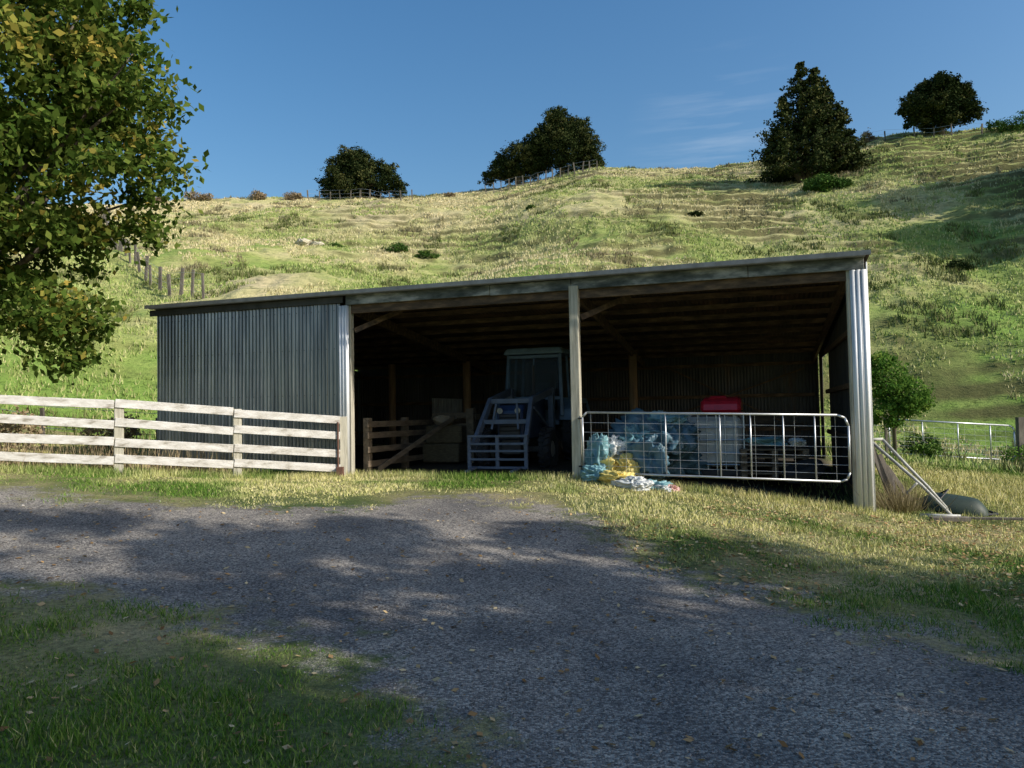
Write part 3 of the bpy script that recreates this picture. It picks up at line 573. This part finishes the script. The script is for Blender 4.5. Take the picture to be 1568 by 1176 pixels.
# ---------------------------------------------------------------- farm gate
def farmgate(name,L,zl0,zl1,H0,H1,stays,wires,r=.022):
    e=empty(name); b=MB()
    def P(u,v):
        zt=zl0+(zl1-zl0)*u/L; zb=(zl0-H0)+((zl1-H1)-(zl0-H0))*u/L; return Vector((u,0,zb+(zt-zb)*v))
    fr=[P(.08,0),P(0,.08),P(0,.92),P(.08,1),P(L-.16,1),P(L-.05,.96),P(L,.84),P(L,.14),P(L-.04,.04),P(L-.14,0)]
    full=fr+[fr[0]]
    for p,q in zip(full[:-1],full[1:]): b.tube([p,q],r,8)
    for u in stays: b.tube([P(u,0),P(u,1)],r*.7,8)
    b.build('pipe_frame',M_galv,e,smooth=True); w=MB()
    for v in wires: w.tube([P(.01,v),P(L-.01,v)],.003,5)
    u=.15
    while u<L-.1: w.tube([P(u,0),P(u,1)],.003,5); u+=.3
    w.build('mesh_wires',M_galv,e); b=MB()
    b.tube([P(0,.1)+Vector((-.08,0,0)),P(0,.1)],.015,6); b.tube([P(0,.9)+Vector((-.08,0,0)),P(0,.9)],.015,6); b.build('hinges',M_dark,e); return e
gt=farmgate('farm_gate',4.24,1.62,1.50,1.04,1.04,[1.42,2.3,2.78,3.28,3.75],[.12,.25,.38,.52,.67,.83],.019); gt.location=(*L2W(9.29,-.1),0); gt.rotation_euler=(0,0,ANG)
ga=g1(12.0,24.0); gb=g1(15.6,23.5)
gt=farmgate('farm_gate',3.7,ga+1.15,gb+1.15,1.08,1.08,[1.0,2.05,3.0],[.12,.25,.38,.52,.67,.83],.028); gt.location=(12.0,24.0,0); gt.rotation_euler=(0,0,-.13)
wirefence('post_and_wire_fence',[(10.6,24.2),(11.9,24.0)],1.2,1.0,.03,5,.1); wirefence('post_and_wire_fence',[(15.85,23.5),(18.4,23.2),(22,23.0)],1.3,2.2,.05,5,.2)
# ---------------------------------------------------------------- tractor
tr=empty('tractor_with_front_loader',(*L2W(7.38,3.95),.46),ANG)
b=MB()
for s in(-1,1): b.wheel((s*.78,.25,.72),.72,.38)
for s in(-1,1): b.wheel((s*.66,-1.75,.42),.42,.24,lugs=True)
b.build('tyres',M_rub,tr)
b=MB()
for s in(-1,1): b.tube([(s*.66,.25,.72),(s*.90,.25,.72)],[.34,.30],20); b.tube([(s*.56,-1.75,.42),(s*.75,-1.75,.42)],[.2,.17],16)
b.build('wheel_rims',M_rim,tr)
b=MB(); b.prism([(-2.25,.62),(-2.3,1.2),(-2.15,1.36),(-.55,1.5),(-.55,.62)],-.28,.28); b.build('bonnet',M_tblue,tr,.03)
b=MB(); b.box((0,-1.0,.5),(.4,2.4,.35)); b.box((0,-1.75,.42),(1.1,.12,.12)); b.box((0,.25,.72),(1.3,.3,.35)); b.box((0,-2.31,.9),(.44,.02,.5))
for i in range(5): b.box((0,-2.33,.72+i*.09),(.44,.02,.02))
b.tube([(.22,-1.3,1.4),(.22,-1.3,2.2)],.03,8); b.build('chassis_and_grille',M_dark,tr,.01)
b=MB()
for s in(-1,1): b.tube([(s*.19,-2.33,1.22),(s*.19,-2.36,1.22)],.06,12)
b.build('headlamps',M_lamp,tr)
b=MB()
for x in(-.68,.68):
    b.beam((x*.96,-.55,1.1),(x*.88,-.45,2.5),.075,.075); b.beam((x,.75,1.1),(x*.9,.75,2.5),.06,.06); b.beam((x,.15,1.1),(x*.9,.15,2.5),.05,.05)
b.beam((-.66,-.55,1.5),(.66,-.55,1.5),.06,.08); b.beam((-.63,-.46,2.45),(.63,-.46,2.45),.06,.07); b.beam((-.66,.75,1.5),(.66,.75,1.5),.05,.06)
b.beam((0,-.54,1.5),(0,-.47,2.45),.03,.03)
for s in(-1,1): b.prism([(-.5,1.0),(-.45,1.25),(-.1,1.5),(.6,1.5),(.95,1.2),(1.0,.95),(.85,.95),(.6,1.38),(-.05,1.38),(-.38,1.1)],s*.58,s*.98)
b.box((0,.1,.95),(1.1,1.1,.1)); b.box((0,.78,1.25),(1.2,.05,.5)); b.build('cab_frame_and_mudguards',pmat('cab_frame_blue',(.09,.15,.23),.5),tr,.008)
b=MB(); b.box((0,.15,2.58),(1.42,1.5,.14),taper=.9); b.build('cab_roof',M_troof,tr,.03)
b=MB(); b.box((0,-.5,1.98),(1.14,.012,.86),Matrix.Rotation(-.07,3,'X')); b.box((0,.76,1.98),(1.14,.012,.86)); b.build('cab_windows',M_glass,tr)
b=MB(); b.box((0,.35,1.3),(.5,.45,.12)); b.box((0,.58,1.6),(.48,.1,.6)); b.tube([(0,-.35,1.3),(0,-.1,1.6)],.025,6)
for i in range(16):
    t=i*math.pi/8; t2=(i+1)*math.pi/8
    b.tube([(.2*math.cos(t),-.1+.14*math.sin(t),1.6+.1*math.sin(t)),(.2*math.cos(t2),-.1+.14*math.sin(t2),1.6+.1*math.sin(t2))],.014,6)
b.build('seat_and_steering_wheel',M_dark,tr)
b=MB()
for s in(-1,1):
    b.beam((s*.47,-.75,.5),(s*.47,-.75,1.72),.12,.16,(0,1,0))
    b.beam((s*.48,-.75,1.66),(s*.44,-2.2,1.42),.08,.15); b.beam((s*.44,-2.18,1.45),(s*.54,-3.0,.50),.08,.14)
    b.beam((s*.40,-.8,.85),(s*.42,-2.0,1.28),.06,.06)
b.beam((-.50,-2.55,1.0),(.50,-2.55,1.0),.09,.09); b.beam((-.42,-2.22,1.42),(.42,-2.22,1.42),.07,.10)
b.beam((-.22,-2.48,1.36),(-.28,-2.6,.85),.04,.05,(0,1,0)); b.beam((.22,-2.48,1.36),(.28,-2.6,.85),.04,.05,(0,1,0))
for x in(-.58,0,.58): b.box((x,-3.08,.42),(.07,.06,.66))
for z in(.12,.28,.44,.58,.73): b.box((0,-3.09,z),(1.22,.05,.045))
for x in(-.45,.45): b.beam((x,-3.1,.12),(x,-3.6,.08),.08,.04)
b.build('front_loader',M_tgrey,tr,.006)
# ---------------------------------------------------------------- stored things
def at(name,a,v,z=None,rz=0): return empty(name,(*L2W(a,v),lg(a,v) if z is None else z),ANG+rz)
e=at('ibc_water_tank',11.35,1.9,.42,.05); b=MB(); b.box((0,0,.62),(1.08,.98,.92)); b.build('bottle',M_tank,e,.08)
b=MB()
for i in range(8):
    x=-.56+i*1.12/7; b.tube([(x,-.53,.12),(x,-.53,1.12)],.011,6); b.tube([(x,.53,.12),(x,.53,1.12)],.011,6)
    y=-.53+i*1.06/7; b.tube([(-.57,y,.12),(-.57,y,1.12)],.011,6); b.tube([(.57,y,.12),(.57,y,1.12)],.011,6)
for z in(.2,.42,.65,.88,1.12):
    for s in(-1,1): b.tube([(-.57,s*.54,z),(.57,s*.54,z)],.012,6); b.tube([(s*.58,-.54,z),(s*.58,.54,z)],.012,6)
b.build('wire_cage',M_galv,e); b=MB(); b.box((0,0,.05),(1.16,1.06,.1)); b.build('pallet_base',M_dark,e,.01); b=MB(); b.tube([(0,0,1.07),(0,0,1.13)],.12,16); b.build('lid',M_dark,e)
e=at('red_mower_cowl',11.55,1.75,1.56,-.05); b=MB()
b.prism([(-.28,0),(-.30,.12),(-.18,.27),(.1,.31),(.28,.24),(.30,0)],-.36,.36); b.build('cowl',M_red,e,.06,smooth=False); b=MB(); b.box((-.05,-.02,.30),(.36,.3,.05),taper=.7); b.box((.0,0,-.0),(.80,.64,.035)); b.build('cowl_top_and_rim',M_red,e,.015)
bags=[(9.62,.15,.60,.24,.18,.24,M_yel),(10.05,.12,.60,.22,.16,.24,M_yel),(9.75,.35,.95,.26,.2,.24,M_wht),(10.4,.3,.78,.30,.25,.32,M_tarp),(9.5,-.22,.55,.2,.18,.13,M_teal),(9.9,-.35,.50,.22,.16,.11,M_yel),
 (10.2,-.42,.44,.24,.2,.11,M_wht),(10.5,-.35,.38,.24,.2,.11,M_teal),(10.78,-.3,.34,.15,.13,.07,M_pink),(10.1,.5,1.1,.36,.3,.25,M_teal),(10.6,.7,1.1,.32,.4,.26,M_tarp),(9.5,.1,.92,.16,.16,.30,M_teal),(10.35,-.58,.40,.16,.12,.07,M_wht),(10.66,-.45,.35,.14,.1,.06,M_wht)]
for i,(a,v,z,sx,sy,sz,mt) in enumerate(bags):
    e=at('plastic_feed_bag',a,v,z); blob('crumpled_bag',(0,0,0),(sx*1.3,sy*1.3,sz*1.3),mt,e,1.0,1.3,random.uniform(-.6,.6),i+1,.75)
e=at('tarpaulin_heap',10.4,1.3); blob('folded_tarp',(0,0,.5),(.85,.7,.72),M_tarp,e,.9,1.6,.3,9,.8); blob('tarp_fold',(.1,-.2,1.0),(.5,.35,.22),M_teal,e,.9,2.2,0,12,.8)
e=at('pallet_stack',12.4,1.7,.35,.1)
b=MB()
for k in range(4):
    for i in range(6): b.box((0,-.5+i*.2,.14*k+.13),(1.15,.11,.022))
    for x in(-.52,0,.52): b.box((x,0,.14*k+.065),(.1,1.15,.1))
b.build('pallet_boards',M_penw,e,.003)
blob('teal_bag_on_pallets',(-.1,-.2,.68),(.38,.26,.10),M_teal,e,.9,2,0,4,.8); blob('white_bag_on_pallets',(.42,-.25,.66),(.18,.22,.08),M_wht,e,.9,2,0,6,.8)
e=at('workbench',11.9,4.3,.4); b=MB(); b.box((0,0,.9),(2.4,.7,.05))
for x in(-1.1,1.1):
    for y in(-.3,.3): b.box((x,y,.45),(.08,.08,.88))
b.box((0,0,.3),(2.2,.6,.03)); b.box((.4,0,1.05),(.5,.3,.25)); b.box((-.5,.1,1.0),(.35,.3,.15)); b.build('bench_frame',M_wood,e,.004)
e=at('spare_tyre',12.9,.9,.55); b=MB(); b.wheel((0,0,0),.34,.2,lugs=False); b.build('tyre',M_rub,e); e.rotation_euler=(0,1.2,.3)
# ---------------------------------------------------------------- right of shed
e=empty('metal_trestle_frame',(6.9,12.1,g1(6.7,12.0)-.02),-.2); b=MB()
b.tube([(-1.05,.2,1.22),(-.35,0,.5),(.02,-.25,.02)],.025,8); b.tube([(-.82,.3,1.22),(-.42,.22,.72),(-.2,.15,.45),(.12,.1,.02)],.025,8); b.tube([(-1.05,.2,1.22),(-.82,.3,1.22)],.025,8)
b.tube([(-1.02,.2,1.18),(-.95,.5,.05)],.022,8); b.tube([(-.45,-.25,.03),(.1,-.35,.03)],.035,8); b.tube([(-.42,-.05,.52),(-.75,.35,.03)],.02,8); b.build('bent_pipe_legs',M_pale,e,smooth=True)
e=empty('timber_offcut',(6.65,11.55,g1(6.65,11.55)+.04),-.1); b=MB(); b.box((0,0,0),(.55,.12,.07)); b.box((.75,.1,-.01),(1.0,.05,.04),Matrix.Rotation(-.15,3,'Z')); b.build('boards',M_oldfence,e,.006)
e=empty('leaning_boards',(6.35,12.35,g1(6.35,12.35)),.1); b=MB()
b.beam((-.1,0,0),(-.42,.15,1.05),.10,.025,(0,1,0)); b.beam((.05,.05,0),(-.25,.2,.9),.09,.025,(0,1,0)); b.beam((.3,.1,0),(-.1,.25,.7),.08,.02,(0,1,0)); b.build('boards',M_oldfence,e,.003)
e=empty('green_wheelbarrow',(7.2,12.4,g1(7.25,12.4)+.03),.35); b=MB()
prof=[(0,0,.5,.30),(.06,.0,.47,.29),(.13,.01,.40,.23),(.19,.02,.32,.17),(.21,.02,.2,.1)]
for z,ox,hx,hy in prof:
    for i in range(20):
        t=2*math.pi*i/20; cx,cy=math.cos(t),math.sin(t); b.v.append(Vector((ox+math.copysign(abs(cx)**.5,cx)*hx,math.copysign(abs(cy)**.5,cy)*hy*(1-.18*cx),z+.02)))
for k in range(len(prof)-1):
    for i in range(20): b.f.append([k*20+i,k*20+(i+1)%20,(k+1)*20+(i+1)%20,(k+1)*20+i])
b.f.append([(len(prof)-1)*20+i for i in range(20)])
b.build('upturned_tub',M_green,e,smooth=True); e.rotation_euler=(.15,.12,-.5)
b=MB(); b.tube([(-.9,-.28,.02),(.3,-.25,.03),(.62,0,.03)],.02,8); b.tube([(-.9,.28,.02),(.3,.25,.03),(.62,0,.03)],.02,8); b.tube([(-.2,-.18,.2),(-.1,0,.32),(-.2,.18,.2)],.014,6); b.build('handles',M_dark,e)
e=empty('dry_stalk_clump',(6.0,12.25,g1(6.05,12.2))); N=500; t=rng.normal(0,.15,(N,2)); t2=t*1.8+np.array([.05,-.05])+rng.normal(0,.1,(N,2)); h=rng.uniform(.12,.6,N)
V=np.stack([np.c_[t[:,0]+.25-.006,t[:,1],np.zeros(N)],np.c_[t[:,0]+.25+.006,t[:,1],np.zeros(N)],np.c_[t2[:,0]+.1,t2[:,1],h]],1).reshape(-1,3); quick('stalks',V,np.arange(N*3).reshape(-1,3),M_bl,e,col=pal([(0,(.16,.13,.07)),(1,(.42,.35,.2))],rng.random(N)))
# ---------------------------------------------------------------- light and sky
sh=Vector((.915,-.404)); EL=math.radians(33); sdir=Vector((sh.x*math.cos(EL),sh.y*math.cos(EL),math.sin(EL)))
L=bpy.data.lights.new('sun','SUN'); L.energy=5.0; L.angle=math.radians(.5); L.color=(1,.94,.84); lo=bpy.data.objects.new('sun',L); scene.collection.objects.link(lo); lo.rotation_euler=sdir.to_track_quat('Z','Y').to_euler()
w=bpy.data.worlds.new('World'); scene.world=w; w.use_nodes=True; nt=w.node_tree; bg=nt.nodes['Background']
sk=nt.nodes.new('ShaderNodeTexSky'); sk.sky_type='NISHITA'; sk.sun_disc=False; sk.sun_elevation=EL; sk.sun_rotation=math.atan2(sh.x,sh.y); sk.air_density=1.25; sk.dust_density=2.0; sk.ozone_density=2.4
hs=nt.nodes.new('ShaderNodeHueSaturation'); hs.inputs['Saturation'].default_value=1.32; nt.links.new(sk.outputs['Color'],hs.inputs['Color'])
tc=nt.nodes.new('ShaderNodeTexCoord')
mp=nt.nodes.new('ShaderNodeMapping'); mp.inputs['Rotation'].default_value=(0,math.radians(14),0); mp.inputs['Scale'].default_value=(2.2,2.2,26); nt.links.new(tc.outputs['Generated'],mp.inputs['Vector'])
tn=noise(nt,1.6,5,mp.outputs['Vector']); rr=ramp(nt,[(.5,(0,0,0)),(.8,(1,1,1))]); nt.links.new(tn.outputs['Fac'],rr.inputs['Fac'])
ds=nt.nodes.new('ShaderNodeVectorMath'); ds.operation='DISTANCE'; ds.inputs[1].default_value=Vector((.29,1,.37)).normalized(); nt.links.new(tc.outputs['Generated'],ds.inputs[0])
mu=math_(nt,'MULTIPLY',rr.outputs['Color'],mrange(nt,ds.outputs['Value'],.02,.12,.25,0))
c=mixc(nt,mu,hs.outputs['Color'],(6.0,6.5,7.0)); nt.links.new(c,bg.inputs['Color']); bg.inputs['Strength'].default_value=.15
# ---------------------------------------------------------------- camera
cd=bpy.data.cameras.new('camera'); cd.lens=26.4; cd.sensor_width=36; cd.clip_end=3000; cd.clip_start=.05
co=bpy.data.objects.new('camera',cd); scene.collection.objects.link(co)
co.matrix_world=Matrix.Translation((0,0,EYE))@Matrix.Rotation(math.radians(92.34),4,'X')@Matrix.Rotation(math.radians(-1.0),4,'Z')
scene.camera=co
scene.view_settings.view_transform='Standard'; scene.view_settings.look='None'; scene.view_settings.exposure=0
